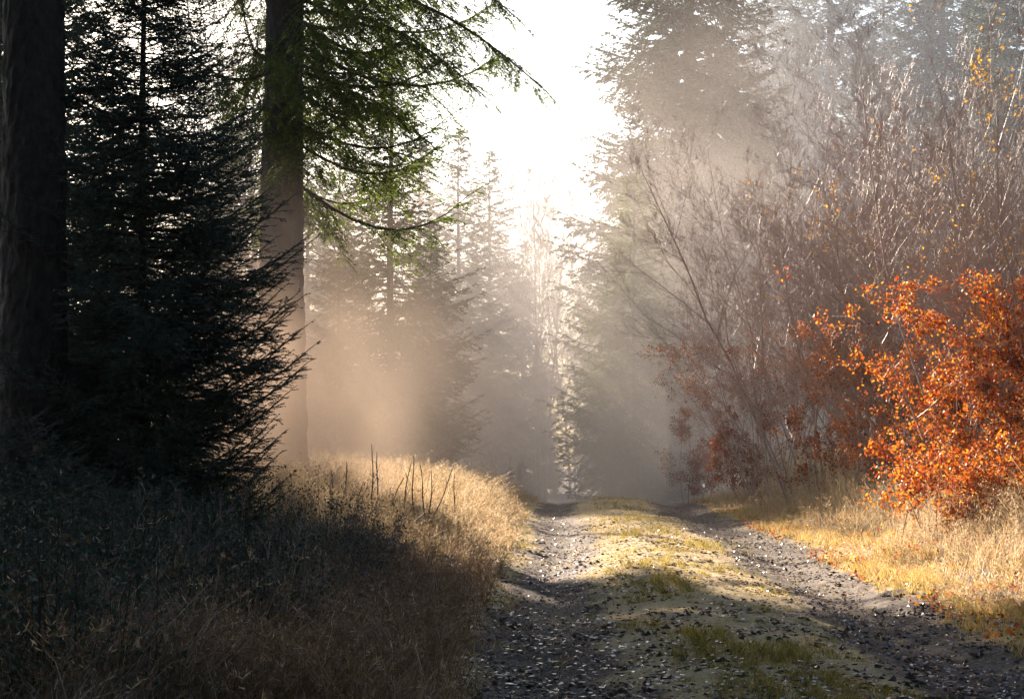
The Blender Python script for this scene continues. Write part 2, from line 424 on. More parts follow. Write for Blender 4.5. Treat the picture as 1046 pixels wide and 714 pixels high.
def shrub(name, seed, h, nstem, spread, levels, nleaf, leaf_mat, size=.06, low=0, high=99, rad=.016, trop=.3, clump=.8, lmin=.0, wood='twig', wob0=.12, shortest=.55, rmin=.0026):
    rng = np.random.default_rng(seed)
    root = empty(name, (0, 0, 0))
    az = rng.uniform(0, 2 * np.pi, nstem); rr = np.sqrt(rng.random(nstem)) * .45 * spread
    P = np.stack([np.cos(az) * rr, np.sin(az) * rr, np.full(nstem, -.1)], 1)
    tilt = rng.uniform(.02, .5, nstem) * spread / max(1., h * .32)
    D = unit(np.stack([np.cos(az) * tilt, np.sin(az) * tilt, np.ones(nstem)], 1))
    LEN = h * rng.uniform(shortest, 1.0, nstem); RAD = rad * rng.uniform(.6, 1.3, nstem)
    wd = Buf(); pts, _ = woody(wd, rng, P, D, LEN, RAD, levels, trop, .12, wob0, rmin)
    wd.build('branches', M[wood], root)
    if nleaf:
        ok = (pts[:, 2] > low) & (pts[:, 2] < high)
        k1 = vnoise(pts[:, 0] / clump + 7, pts[:, 2] / clump * 1.3 + pts[:, 1] / clump, seed)
        ok &= k1 > lmin
        q = pts[ok]
        if len(q):
            lf = Buf(); leaves(lf, rng, q[rng.integers(0, len(q), nleaf)], size)
            lf.build('foliage', M[leaf_mat], root)
    return root

# ------------------------------------------------------------------ grass
def blades(buf, rng, x, y, h, w, lean, mat_i=0, plume=0.0, z0=None):
    x, y = tuft(rng, x, y)
    n = len(x); z = height(x, y) - .02 if z0 is None else z0
    az = 2 * np.pi * 1.6 * vnoise(x / .55, y / .55, 7) + rng.normal(0, .9, n)
    h = h * (.55 + .9 * vnoise(x / .28 + 3, y / .28, 9)); ln = lean * rng.uniform(.2, 1.6, n) * h
    L = np.stack([np.cos(az), np.sin(az), np.zeros(n)], 1); fa = rng.uniform(0, 2 * np.pi, n)
    S = np.stack([np.cos(fa), np.sin(fa), np.zeros(n)], 1)
    b0 = np.stack([x, y, z], 1); up = np.array([0, 0, 1.])
    m1 = b0 + up * (h * .45)[:, None] + L * (ln * .22)[:, None]
    m2 = b0 + up * (h * .80)[:, None] + L * (ln * .60)[:, None]
    tp = b0 + up * (h * (1 - .12 * lean))[:, None] + L * ln[:, None]
    ww = (w * .5)[:, None] if hasattr(w, '__len__') else w * .5
    v = np.stack([b0 - S * ww, b0 + S * ww, m1 - S * ww * .9, m1 + S * ww * .9, m2 - S * ww * .6, m2 + S * ww * .6, tp], 1)
    i7 = (np.arange(n) * 7)[:, None]
    buf.add(v, np.concatenate([i7 + np.array([[0, 1, 3, 2]]), i7 + np.array([[2, 3, 5, 4]])]), mat_i)
    nb = buf.n - n * 7
    buf.f.append((i7 + np.array([[4, 5, 6]]) + nb, mat_i))
    if plume > 0:                               # loose seed heads
        k = 9; ii = np.repeat(np.nonzero(rng.random(n) < plume)[0], k)
        if len(ii):
            t = rng.random(len(ii))[:, None]; c = m2[ii] * (1 - t) + tp[ii] * t
            d = unit(rng.normal(0, .6, (len(ii), 3)) + up * .5 + L[ii] * .4); e = c + d * (.02 + .05 * rng.random((len(ii), 1)) * (1 - .6 * t))
            q = unit(np.cross(d, rng.normal(0, 1, (len(ii), 3)))) * .003
            mid = (c + e) / 2
            buf.add(np.stack([c, mid + q, e, mid - q], 1), (np.arange(len(ii)) * 4)[:, None] + np.arange(4)[None], mat_i)

def tuft(rng, x, y, cell=.2, amt=.62):
    ix, iy = np.floor(x / cell).astype(np.int64), np.floor(y / cell).astype(np.int64)
    cx, cy = (ix + _hash(ix, iy, 1)) * cell, (iy + _hash(ix, iy, 2)) * cell
    k = np.where(rng.random(len(x)) < .75, amt * rng.random(len(x)) ** .4, 0)
    return x + (cx - x) * k, y + (cy - y) * k

def scatter(rng, n, x0, x1, y0, y1, power=1.6):
    """more points near the viewer, as the picture needs them"""
    t = rng.random(n); y = (y0 ** (1 - power) + t * (y1 ** (1 - power) - y0 ** (1 - power))) ** (1 / (1 - power))
    return rng.uniform(x0, x1, n), y

rng = np.random.default_rng(5)

# rough shaded grass and weeds of the left bank
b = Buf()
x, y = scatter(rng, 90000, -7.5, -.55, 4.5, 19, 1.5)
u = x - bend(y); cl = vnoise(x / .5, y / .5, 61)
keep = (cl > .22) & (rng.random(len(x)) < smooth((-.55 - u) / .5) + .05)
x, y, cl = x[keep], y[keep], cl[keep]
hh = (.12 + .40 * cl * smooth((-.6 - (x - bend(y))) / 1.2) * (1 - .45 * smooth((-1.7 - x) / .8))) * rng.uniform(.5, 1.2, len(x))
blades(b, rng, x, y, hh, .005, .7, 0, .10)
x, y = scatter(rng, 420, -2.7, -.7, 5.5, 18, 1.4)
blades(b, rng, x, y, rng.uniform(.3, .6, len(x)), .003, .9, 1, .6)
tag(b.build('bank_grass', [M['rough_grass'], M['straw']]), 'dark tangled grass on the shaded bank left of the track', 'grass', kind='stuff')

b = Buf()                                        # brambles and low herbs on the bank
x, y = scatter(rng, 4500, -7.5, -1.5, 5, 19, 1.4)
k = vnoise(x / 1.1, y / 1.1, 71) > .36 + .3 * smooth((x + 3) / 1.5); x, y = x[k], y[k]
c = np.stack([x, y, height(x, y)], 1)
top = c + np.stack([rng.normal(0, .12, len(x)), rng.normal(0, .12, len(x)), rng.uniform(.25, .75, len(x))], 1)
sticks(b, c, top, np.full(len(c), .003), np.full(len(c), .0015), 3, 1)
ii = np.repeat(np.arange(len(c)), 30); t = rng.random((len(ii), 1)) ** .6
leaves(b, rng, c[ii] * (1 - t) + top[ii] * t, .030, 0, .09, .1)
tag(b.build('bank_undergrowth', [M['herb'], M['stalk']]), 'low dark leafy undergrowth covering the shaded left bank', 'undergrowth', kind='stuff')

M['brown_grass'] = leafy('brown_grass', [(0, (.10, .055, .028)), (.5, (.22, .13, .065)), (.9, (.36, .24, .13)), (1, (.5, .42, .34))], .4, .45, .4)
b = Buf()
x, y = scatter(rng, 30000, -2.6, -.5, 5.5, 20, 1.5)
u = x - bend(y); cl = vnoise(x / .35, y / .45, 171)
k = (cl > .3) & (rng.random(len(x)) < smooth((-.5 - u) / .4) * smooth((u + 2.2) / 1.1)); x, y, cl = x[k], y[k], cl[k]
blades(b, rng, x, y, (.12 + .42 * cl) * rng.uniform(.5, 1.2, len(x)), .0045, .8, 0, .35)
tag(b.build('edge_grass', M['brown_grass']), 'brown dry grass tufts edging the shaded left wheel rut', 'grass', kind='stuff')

# tall sunlit straw beyond the shade, left
b = Buf()
x = rng.uniform(-6.5, -.6, 60000); y = rng.uniform(17.5, 47, 60000)
u = x - bend(y); cl = vnoise(x / .7, y / .9, 81)
k = (cl > .2) & (rng.random(len(x)) < smooth((-.62 - u) / .35)); x, y, cl, u = x[k], y[k], cl[k], u[k]
hh = (.16 + .55 * cl * smooth((-.6 - u) / .9)) * rng.uniform(.5, 1.15, len(x)) * (1 - .3 * smooth((y - 30) / 10))
blades(b, rng, x, y, hh, .006, .6, 0, .8)
tag(b.build('tall_grass', M['straw']), 'tall pale dry grass glowing in the sun left of the track', 'grass', kind='stuff')

# right verge: pale straw with golden turf below
b = Buf()
x = 3.35 + rng.random(70000) ** 1.15 * 5.5; y = scatter(rng, 70000, 0, 1, 9, 48, 1.2)[1]
u = x - bend(y); cl = vnoise(x / .6, y / .9, 91)
k = (cl > .18) & (rng.random(len(x)) < smooth((u - 3.3) / .4)); x, y, cl, u = x[k], y[k], cl[k], u[k]
hh = (.07 + (.62 * cl + .35 * smooth((u - 4.3) / 1)) * smooth((u - 3.5) / 1.5)) * rng.uniform(.5, 1.2, len(x)) * (1 + .5 * smooth((y - 26) / 8))
blades(b, rng, x, y, hh, .006, .75, 0, .35)
tag(b.build('verge_grass', M['straw']), 'pale bleached grass on the sunny verge right of the track', 'grass', kind='stuff')
b = Buf()
x = 3.0 + rng.random(60000) * 1.9; y = scatter(rng, 60000, 0, 1, 9, 48, 1.2)[1]
u = x - bend(y); k = (rng.random(len(x)) < smooth((u - 3.05) / .4) * smooth((4.9 - u) / .8)) & (vnoise(x / .45, y / .7, 95) > .38); x, y = x[k], y[k]
blades(b, rng, x, y, rng.uniform(.04, .17, len(x)), .006, .7)
tag(b.build('verge_turf', M['straw_gold']), 'low golden turf edging the right wheel rut', 'turf', kind='stuff')

# middle strip and track edges
b = Buf()
x, y = scatter(rng, 190000, -.8, 3.6, 7.5, 46, 1.35)
u = x - bend(y); cl = fbm(x / .5, y / .8, 101, 3) + .5
u = u + .6 * fbm(x / .4, y / .6, 151, 3)
pr = np.exp(-((u - 1.25) / .66) ** 4) + .5 * np.exp(-((u + .75) / .16) ** 2) + .4 * np.exp(-((u - 3.45) / .2) ** 2) + .05
k = (rng.random(len(x)) < pr) & (cl > .36); x, y, cl = x[k], y[k], cl[k]
blades(b, rng, x, y, (.018 + .22 * np.clip(cl - .36, 0, 1)) * rng.uniform(.5, 1.4, len(x)), .0045, .9)
tag(b.build('track_turf', M['moss']), 'short mossy turf growing along the middle of the track', 'turf', kind='stuff')

# gravel in the ruts
def stones(buf, rng, x, y, s):
    n = len(x); o = np.array([[1, 0, 0], [-1, 0, 0], [0, 1, 0], [0, -1, 0], [0, 0, 1], [0, 0, -1]], float)
    v = o[None] * (s[:, None, None] * rng.uniform(.5, 1.3, (n, 6, 1))); v[:, :, 2] *= .55
    v += rng.normal(0, .2, v.shape) * s[:, None, None]
    an = rng.uniform(0, 6.28, n); c, sn = np.cos(an)[:, None], np.sin(an)[:, None]
    v = np.stack([v[..., 0] * c - v[..., 1] * sn, v[..., 0] * sn + v[..., 1] * c, v[..., 2]], -1)
    v += np.stack([x, y, height(x, y) + fine(x, y) + s * .1], -1)[:, None]
    f = np.array([[0, 2, 4], [2, 1, 4], [1, 3, 4], [3, 0, 4], [2, 0, 5], [1, 2, 5], [3, 1, 5], [0, 3, 5]])
    buf.add(v, (f[None] + (np.arange(n) * 6)[:, None, None]).reshape(-1, 3))
b = Buf()
x, y = scatter(rng, 42000, -.9, 3.7, 6.5, 44, 1.5); u = x - bend(y)
pr = np.exp(-((u + .1) / .55) ** 4) + np.exp(-((u - 2.65) / .7) ** 4) + .05
pr *= smooth((fbm(x / .35, y / .5, 141, 2) + .22) / .5)
k = rng.random(len(x)) < pr; x, y = x[k], y[k]
stones(b, rng, x, y, .005 + .022 * rng.random(len(x)) ** 3.5)
x, y = scatter(rng, 9000, -.9, 3.7, 6.5, 30, 1.6); k = vnoise(x / .4, y / .5, 145) > .45; x, y = x[k], y[k]
stones(b, rng, x, y, .012 + .022 * rng.random(len(x)) ** 2)
b.f[-1] = (b.f[-1][0], 1)
tag(b.build('gravel', [M['stone'], M['clod']]), 'wet dark gravel lying in the wheel ruts', 'gravel', kind='stuff')

b = Buf()
x, y = scatter(rng, 30000, -1.2, 4.4, 6.5, 40, 1.5); k = fbm(x / .5, y / .9, 147, 3) > -.04; x, y = x[k], y[k]
leaves(b, rng, np.stack([x, y, height(x, y) + fine(x, y) + .02], 1), .05, 0, .006, .0)
vv = b.v[0].reshape(-1, 4, 3); cz = vv[:, :, 2].mean(1, keepdims=True); vv[:, :, 2] = cz + (vv[:, :, 2] - cz) * .3
tag(b.build('leaf_litter', M['wet_leaf']), 'wet fallen leaves scattered over the track', 'leaf litter', kind='stuff')

b = Buf()                                        # beech leaves blown on to the verge
x = 3.1 + rng.random(5200) ** 1.3 * 4; y = scatter(rng, 5200, 0, 1, 10, 42, 1.2)[1]
k = vnoise(x / .8, y / 1.2, 161) > .4; x, y = x[k], y[k]
leaves(b, rng, np.stack([x, y, height(x, y) + .03 + .12 * rng.random(len(x)) * smooth((x - 3.6) / 1)], 1), .055, 0, .012, .0)
tag(b.build('verge_leaves', M['beech']), 'orange fallen beech leaves caught in the grass of the right verge', 'fallen leaves', kind='stuff')

# ------------------------------------------------------------------ the trees
TALL = dict(gap=.36, nper=10, twig_gap=.28, per_m=32, nlen=.15, nwid=.060, needle_mat='needle', droop=.42, up=.16, hang=.45, twig_min=.25, sub=True)

def tree(o, x, y, rz, label, cat, s=1.0, group=None):
    put(o, x, y, rz, s); tag(o, label, cat, group); return o

# near left
t1 = conifer('spruce_tree', 1, 24, 3.2, 7.5, .5, 5, .27, .2, 45, .10, .022, 'needle', .4, .15, .3, dead=6, twig_min=.2, sub=False, bare_to=5.5, plates=.10)
tree(t1, at(26, 13.5), 13.5, .4, 'thick dark bare spruce trunk at the left edge of the photo', 'spruce tree')
t2 = conifer('young_spruce', 2, 6.7, 1.62, .15, .095, 8, .05, .046, 170, .022, .0066, 'needle_blue', .22, .34, .3, twig_min=.085)
tree(t2, at(142, 14), 14, 0, 'dense dark young spruce with feathery boughs beside the leftmost trunk', 'spruce tree')
tree(copy_tree(t2), at(108, 17.5), 17.5, 2.6, 'lower dark young spruce tucked behind the feathery one beside the leftmost trunk', 'spruce tree', .78)
t6 = conifer('spruce_tree', 6, 34, 4.0, 14, .42, 9, .30, .22, 40, .14, .05, 'needle', .4, .2, .4, twig_min=.25, sub=True)
tree(t6, -15.2, 47, 1, 'tall spruce added behind the dark young spruces, high crown shading the track', 'spruce tree')  # put in so its crown keeps sun off the near track
t3 = conifer('young_spruce', 3, 7.2, 1.9, .3, .17, 8, .09, .085, 110, .036, .012, 'needle_blue', .2, .28, .22, twig_min=.12)
tree(t3, at(45, 19.5), 19.5, 1, 'dark broad spruce filling the gap behind the leftmost trunk', 'spruce tree')
# middle trunk
t4 = conifer('spruce_tree', 4, 27, 4.4, 5.4, .36, 6, .40, .16, 80, .06, .018, 'needle_backlit', .55, .22, .5, dead=9, twig_min=.22, sub=True, bare_to=4,
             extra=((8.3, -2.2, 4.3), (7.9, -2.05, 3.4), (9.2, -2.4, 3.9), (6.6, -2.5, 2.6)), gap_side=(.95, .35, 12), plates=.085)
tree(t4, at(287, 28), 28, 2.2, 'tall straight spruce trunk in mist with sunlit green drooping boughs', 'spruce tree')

t5 = conifer('spruce_tree', 5, 23, 2.9, 3.6, .4, 7, .22, .2, 50, .10, .035, 'needle', .4, .2, .35, dead=4, twig_min=.2, sub=True)
tree(t5, -11.2, 33, 0, 'dark tall spruce added behind the young spruce to shade the near track', 'spruce tree')  # added tree; its shadow covers the near end of the track
tree(copy_tree(t5), -12.3, 25, 2, 'unseen spruce added left of the view to shade the bank', 'spruce tree', 1.3)  # outside the view, added for its shadow on the bank
# distance, one full crown each
far_a = conifer('spruce_tree', 11, 31, 5.7, 2.2, trunk_r=.36, **TALL)
far_b = conifer('spruce_tree', 12, 15, 3.7, .4, gap=.26, nper=7, trunk_r=.17, twig_gap=.2, per_m=34, nlen=.11, nwid=.045, needle_mat='needle', droop=.35, up=.2, hang=.4, twig_min=.18, sub=True)
tree(far_a, at(706, 62), 62, .3, 'huge hazy spruce right of the bright gap, lowest boughs sunlit green', 'spruce tree')
tree(copy_tree(far_a), -14.8, 36.5, 4, 'dark spruce added beyond the left edge to shade the near bank', 'spruce tree', .85)  # added to stop sun reaching the lower left undergrowth
tree(copy_tree(far_a), at(850, 84), 84, 1.7, 'blue misty spruce standing above the bare bushes', 'spruce tree', 1.1)
tree(copy_tree(far_a), at(965, 76), 76, 2.9, 'faint blue spruce behind the tall bare bushes near the right edge', 'spruce tree', 1.0)
tree(copy_tree(far_a), at(782, 98), 98, 4.1, 'palest tall spruce between the two larger hazy spruces', 'spruce tree', 1.12)
tree(copy_tree(far_a), at(1060, 66), 66, 5.2, 'misty spruce at the right edge behind the bare bushes', 'spruce tree', .95)
tree(far_b, at(398, 52), 52, 0, 'brown misty spruce right of the tall middle trunk', 'spruce tree', .95)
tree(copy_tree(far_b), at(345, 86), 86, 4.4, 'tall faint spruce behind the mist, next to the middle trunk', 'spruce tree', 1.25)
tree(copy_tree(far_b), at(428, 96), 96, 2.8, 'tall pale spruce rising behind the brown misty one', 'spruce tree', 1.35)
tree(copy_tree(far_b), at(312, 78), 78, 1.8, 'faint spruce half hidden by the middle trunk', 'spruce tree', 1.1)
tree(copy_tree(far_b), at(345, 60), 60, 1.3, 'dim spruce in the brown mist just right of the middle trunk', 'spruce tree', .65)
tree(copy_tree(far_b), at(468, 76), 76, 2.4, 'pale spruce left of the bright gap, behind the brown misty spruce', 'spruce tree', 1.1)
tree(copy_tree(far_b), at(534, 104), 104, 3.5, 'faintest small spruce below the bare trees in the gap', 'spruce tree', 1.05)
tree(copy_tree(far_b), at(232, 64), 64, 5, 'thin hazy spruce seen left of the middle trunk', 'spruce tree', 1.0)
tree(copy_tree(far_b), at(612, 118), 118, 5.9, 'small grey spruce at the foot of the bright gap', 'spruce tree', .6)
tree(copy_tree(far_b), at(648, 72), 72, 2.2, 'veiled spruce below the left boughs of the huge hazy one', 'spruce tree', 1.0)
tree(copy_tree(far_b), at(500, 86), 86, 1.9, 'second pale spruce left of the bright gap, nearest to the bare trees', 'spruce tree', 1.2)
tree(copy_tree(far_b), at(556, 128), 128, .7, 'ghostly small spruce low in the middle of the gap', 'spruce tree', .55)
tree(copy_tree(far_b), at(440, 62), 62, 3.1, 'brownish spruce between the brown misty one and the pale ones', 'spruce tree', .65)
tree(copy_tree(far_a), at(905, 112), 112, 2.5, 'faintest blue spruce filling the far wood above the middle bushes', 'spruce tree', 1.15)
tree(copy_tree(far_a), at(1012, 104), 104, .9, 'faint blue spruce deep in the far wood near the top right corner', 'spruce tree', 1.15)

ys_ = conifer('young_spruce', 13, 10, 3.1, .5, .24, 9, .10, .18, 40, .10, .035, 'needle_backlit', .5, .2, .5, twig_min=.18, sub=True)
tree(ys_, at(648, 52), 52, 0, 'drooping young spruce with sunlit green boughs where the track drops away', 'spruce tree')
around = 'unseen spruces added round the viewpoint to block sky light'
for q_, (X_, Y_) in enumerate([(8, 5), (7.5, -3), (6.5, -10), (-6.5, 0), (-5.5, -7), (-10.5, 8), (1.5, -15), (-4, -19), (12.5, 11), (0, -26), (9, -18)]):  # out of view, added to darken the shade on the near track
    tree(copy_tree(far_a), X_, Y_, q_ * 1.3, 'unseen tall spruce added by the viewpoint to block sky light', 'spruce tree', .8, around)
LV4 = [(7, .55, 38, 7), (6, .5, 38, 5), (5, .45, 35, 4), (4, .5, 30, 3)]
def broad(name, seed, h, nstem, wood='twig', rad=.12):
    return shrub(name, seed, h, nstem, 1.4, [(24, .46, 40, 10), (8, .5, 38, 5), (6, .5, 35, 4), (4, .5, 30, 3)], 0, None, rad=rad, trop=.25, wood=wood, wob0=.035, shortest=.9, rmin=.011)
ba = broad('bare_tree', 21, 16, 3, rad=.07)
tree(ba, at(556, 86), 86, 0, 'bare leafless tree standing in the bright gap over the track', 'bare tree')
tree(copy_tree(ba), at(580, 96), 96, 2, 'thinner bare tree just right of the first one in the gap', 'bare tree', .9)
bb = broad('bare_tree', 22, 18, 2, 'birch')
tree(bb, at(218, 74), 74, 0, 'hazy bare birch between the dark young spruce and the middle trunk', 'bare tree', 1.25)
tree(copy_tree(bb), at(885, 52), 52, 2, 'pale bare tree in mist above the right hand bushes', 'bare tree', .72)
tree(copy_tree(bb), at(188, 88), 88, 4, 'bare tree glimpsed behind the top of the dark young spruce', 'bare tree', 1.3)

bs = shrub('bare_tree', 24, 15, 1, .5, [(11, .3, 40, 9), (6, .5, 38, 4), (4, .5, 35, 3)], 0, None, rad=.13, trop=.2, wob0=.035, shortest=.95, rmin=.005)
tree(bs, at(252, 46), 46, 0, 'slim bare tree just left of the tall middle trunk', 'bare tree')
# right hand thicket
bushes = 'leafless bushes along the right verge'
BL = [(12, .5, 38, 7), (8, .5, 40, 5), (6, .5, 36, 3), (4, .6, 36, 3)]
s1 = shrub('bare_bush', 31, 7.2, 12, 2.2, BL, 900, 'yellow', .05, 3.5, 7.5, .022, .35, .9, .66)
s2 = shrub('bare_bush', 32, 7.8, 11, 2.2, BL, 4600, 'beech_dull', .042, .4, 3.1, .024, .3, .7, .36)
s3 = shrub('bare_bush', 33, 6.2, 11, 2.1, BL, 2800, 'beech_dull', .04, .3, 3.2, .02, .22, .7, .36)
tree(s1, at(1030, 25.5), 25.5, 0, 'tallest bare twiggy bush at the right edge with yellow leaves at its tip', 'bush', 1, bushes)
tree(s2, at(846, 33), 33, 0, 'tall bare bush with one straight stem rising from orange leaves', 'bush', .98, bushes)
tree(s3, at(800, 37), 37, 0, 'sparse bare bush with long arching branches leaning over the track', 'bush', 1.05, bushes)
tree(copy_tree(s1), at(940, 29), 29, 2.1, 'dense bare bush with a few yellow leaves behind the orange beech', 'bush', .93, bushes)
tree(copy_tree(s3), at(880, 35), 35, 1.1, 'greyish bare bush behind the straight stemmed one', 'bush', 1.05, bushes)
tree(copy_tree(s2), at(795, 42), 42, 4.2, 'misty bare bush above the pinkish leaves', 'bush', .85, bushes)
tree(copy_tree(s3), at(742, 46), 46, 4, 'farthest low bare bush where the track goes over the rise', 'bush', .62, bushes)
tree(copy_tree(s1), at(1100, 24), 24, 4, 'bare bush cut off by the right edge of the photo', 'bush', .95, bushes)

tree(copy_tree(s2), at(995, 27), 27, 5, 'bare bush with rusty leaves rising straight above the brightest orange beech', 'bush', .95, bushes)
tree(copy_tree(s3), at(1075, 29), 29, 5, 'tangled bare bush at the right edge behind the orange red beech', 'bush', 1.15, bushes)
tree(copy_tree(s3), at(925, 31), 31, 2.2, 'fine twigged bare bush left of the brightest orange beech', 'bush', 1.1, bushes)
beeches = 'beech saplings holding orange leaves'
LB = [(14, .30, 55, 6), (7, .5, 45, 4), (4, .5, 40, 3)]
e1 = shrub('beech_sapling', 41, 4.3, 9, .75, LB, 12500, 'beech', .05, .15, 3.4, .014, .10, .45, .22)
e2 = shrub('beech_sapling', 42, 2.6, 7, 1.0, LB, 6500, 'beech_dull', .05, .2, 6, .013, .1, .45, .3)
tree(e1, at(1000, 23), 23, 0, 'brightest orange beech sapling on the right verge', 'beech sapling', 1, beeches)
tree(copy_tree(e1), at(1058, 22), 22, 2, 'orange red beech sapling cut by the right edge of the photo', 'beech sapling', .95, beeches)
tree(copy_tree(e1), at(972, 26), 26, 4, 'red and orange beech sapling left of and behind the brightest one', 'beech sapling', .8, beeches)
e3 = shrub('beech_sapling', 43, 1.9, 9, 1.5, [(9, .45, 55, 5), (6, .5, 45, 4)], 5200, 'beech', .05, .05, 3, .009, .05, .4, .15)
tree(e3, at(968, 21.5), 21.5, 0, 'low orange beech sapling in front, nearest the track', 'beech sapling', 1, beeches)
tree(copy_tree(e3), at(1036, 20.5), 20.5, 2, 'low orange beech sapling at the edge of the photo, under the taller ones', 'beech sapling', 1, beeches)
tree(copy_tree(e1), at(905, 30), 30, 1, 'beech sapling with orange leaves in front of the straight stemmed bare bush', 'beech sapling', .8, beeches)
tree(e2, at(705, 43), 43, 0, 'pinkish orange beech sapling beside the far end of the track', 'beech sapling', 1, beeches)
tree(copy_tree(e2), at(838, 31), 31, 1, 'rusty beech sapling at the foot of the tall bare bush', 'beech sapling', 1.25, beeches)
tree(copy_tree(e2), at(770, 38), 38, 3, 'small brown leaved beech sapling between the pinkish and rusty ones', 'beech sapling', .9, beeches)

# small bushes and saplings
lo = shrub('low_bush', 51, 1.3, 16, 1.1, [(8, .5, 36, 5), (5, .5, 34, 3)], 0, None, rad=.007)
tree(lo, at(520, 46), 46, 0, 'low dark leafless bush at the left side of the crest', 'bush')
hb = shrub('heather_bush', 52, 1.05, 26, 1.5, [(9, .45, 32, 5), (6, .45, 30, 3)], 9000, 'herb', .016, .1, 3, .005)
tree(hb, at(302, 13.2), 13.2, 0, 'dark wiry bush at the right foot of the young spruce', 'bush')
tree(copy_tree(hb), at(120, 11), 11, 2, 'dark tangled bush on the bank below the young spruce', 'bush', .9)
sp = conifer('spruce_sapling', 53, 1.15, .75, .05, .07, 5, .014, .045, 170, .018, .004, 'needle_blue', .05, .3, .1, twig_min=.05)
tree(sp, at(66, 8.4), 8.4, 0, 'small spiky spruce sapling in the shade at the lower left', 'spruce sapling', .62)
tree(copy_tree(sp), at(22, 12), 12, 2, 'small spruce sapling at the foot of the leftmost trunk', 'spruce sapling', 1.1)

for px, d, rz, sc_, label in [(20, 7.4, 1, .62, 'bushy blue green spruce sapling in the bottom left corner'),
                             (112, 9.6, 3, .72, 'spruce sapling on the dark bank right of the small spiky one'),
                             (165, 11.5, 4, .8, 'spruce sapling at the foot of the feathery young spruce'),
                             (60, 10.8, 5, .85, 'taller spruce sapling below the leftmost trunk'),
                             (215, 12.4, .5, .75, 'spruce sapling under the right boughs of the feathery young spruce')]:
    tree(copy_tree(sp), at(px, d), d, rz, label, 'spruce sapling', sc_)
tree(copy_tree(hb), at(48, 8.0), 8.0, 1, 'dark leafy bush between the spruce saplings in the lower left', 'bush', .62)
tree(copy_tree(hb), at(225, 10.2), 10.2, 3, 'dark wiry bush in the middle of the shaded bank', 'bush', .7)
tree(copy_tree(hb), at(330, 14.5), 14.5, 5, 'dark wiry bush where the shaded bank meets the sunlit grass', 'bush', .75)

# dry stalks standing in the tall grass
srng = np.random.default_rng(77)
for n_, (px, top, d, lean, label) in enumerate([
        (340, 478, 21, -.12, 'bent dark stalk at the left of the sunlit grass'), (352, 470, 20, .06, 'thin dark stalk second from the left in the sunlit grass'),
        (380, 452, 21, .0, 'tallest straight dark stalk in the sunlit grass'), (385, 460, 20.5, .01, 'straight dark stalk close beside the tallest one'),
        (402, 486, 21, .45, 'dark stalk leaning right below the forked ones'), (415, 470, 22, .16, 'dark stalk leaning right, left of the forked ones'),
        (422, 464, 21.5, .0, 'upright dark stalk in the middle of the stalks'), (432, 472, 22, -.1, 'dark stalk leaning left beside the middle upright one'),
        (440, 480, 22, .05, 'short upright dark stalk right of the middle'), (452, 474, 22, .4, 'dark stalk slanting right over the pale grass'),
        (464, 482, 23, .02, 'rightmost upright dark stalk above the pale grass'), (366, 490, 20, .2, 'short dark stalk leaning under the tallest pair')]):
    X0 = at(px, d); z0 = float(height(X0, d)); ht = CAM_H + d * (VY - top) / FOC - z0
    b = Buf(); u_ = np.linspace(0, 1, 9)
    pts = np.stack([lean * ht * (u_ - .6) + .01 * np.sin(u_ * 9 + n_), .02 * np.cos(u_ * 5 + n_), u_ * ht], 1)
    tube(b, pts, np.linspace(.013, .004, 9), 5)
    q = srng.integers(3, 8, 9); dd = unit(srng.normal(0, .5, (9, 3)) + np.array([lean, 0, 1.4]))
    sticks(b, pts[q], pts[q] + dd * srng.uniform(.05, .16, (9, 1)), np.full(9, .003), np.full(9, .0012), 3)
    o = b.build('dry_stalk', M['stalk']); o.location = (X0, d, z0 - .02)
    tag(o, label, 'plant stalk', 'dark dry stalks in the sunlit grass')

for px, d, z_, label in [(562, 18.6, .03, 'single orange leaf lying in the left wheel rut'), (225, 10.6, .42, 'reddish leaf caught in the dark grass of the left bank')]:
    b = Buf(); t = np.linspace(0, 1, 7); wv = .03 * np.sin(np.pi * t ** .8)
    v = np.concatenate([np.stack([t * .1, wv, .012 * np.sin(t * 3) + wv * .4], 1), np.stack([t * .1, -wv, .012 * np.sin(t * 3) + wv * .4], 1), np.stack([t * .1, t * 0, .012 * np.sin(t * 3)], 1)])
    k = np.arange(6)
    b.add(v, np.concatenate([np.stack([k + 14, k + 15, k + 1, k], 1), np.stack([k + 7, k + 8, k + 15, k + 14], 1)]))
    o = b.build('fallen_leaf', M['beech']); X0 = at(px, d); o.location = (X0, d, float(height(X0, d)) + z_); o.rotation_euler = (.5, .3, 1.2)
    tag(o, label, 'leaf')

# ------------------------------------------------------------------ air
def box(name, x0, x1, y0, y1, z0, z1):
    b = Buf(); v = [(x, y, z) for z in (z0, z1) for y in (y0, y1) for x in (x0, x1)]
    b.add(v, [(0, 2, 3, 1), (4, 5, 7, 6), (0, 1, 5, 4), (2, 6, 7, 3), (0, 4, 6, 2), (1, 3, 7, 5)])
    return b.build(name, [])
def air(name, dens, col, g):
    m, nt, out = mat(name); p = nt.nodes.new('ShaderNodeVolumePrincipled')
    p.inputs['Density'].default_value = dens; p.inputs['Color'].default_value = (*col, 1); p.inputs['Anisotropy'].default_value = g
    nt.links.new(p.outputs[0], out.inputs['Volume']); return m
HAZE = .0004
hz = box('haze', -410, 410, -410, 410, -12, 40)
hz.data.materials.append(air('haze_air', HAZE, (.96, .95, .94), .35))
tag(hz, 'pale haze filling the air of the whole forest', 'haze', kind='stuff')

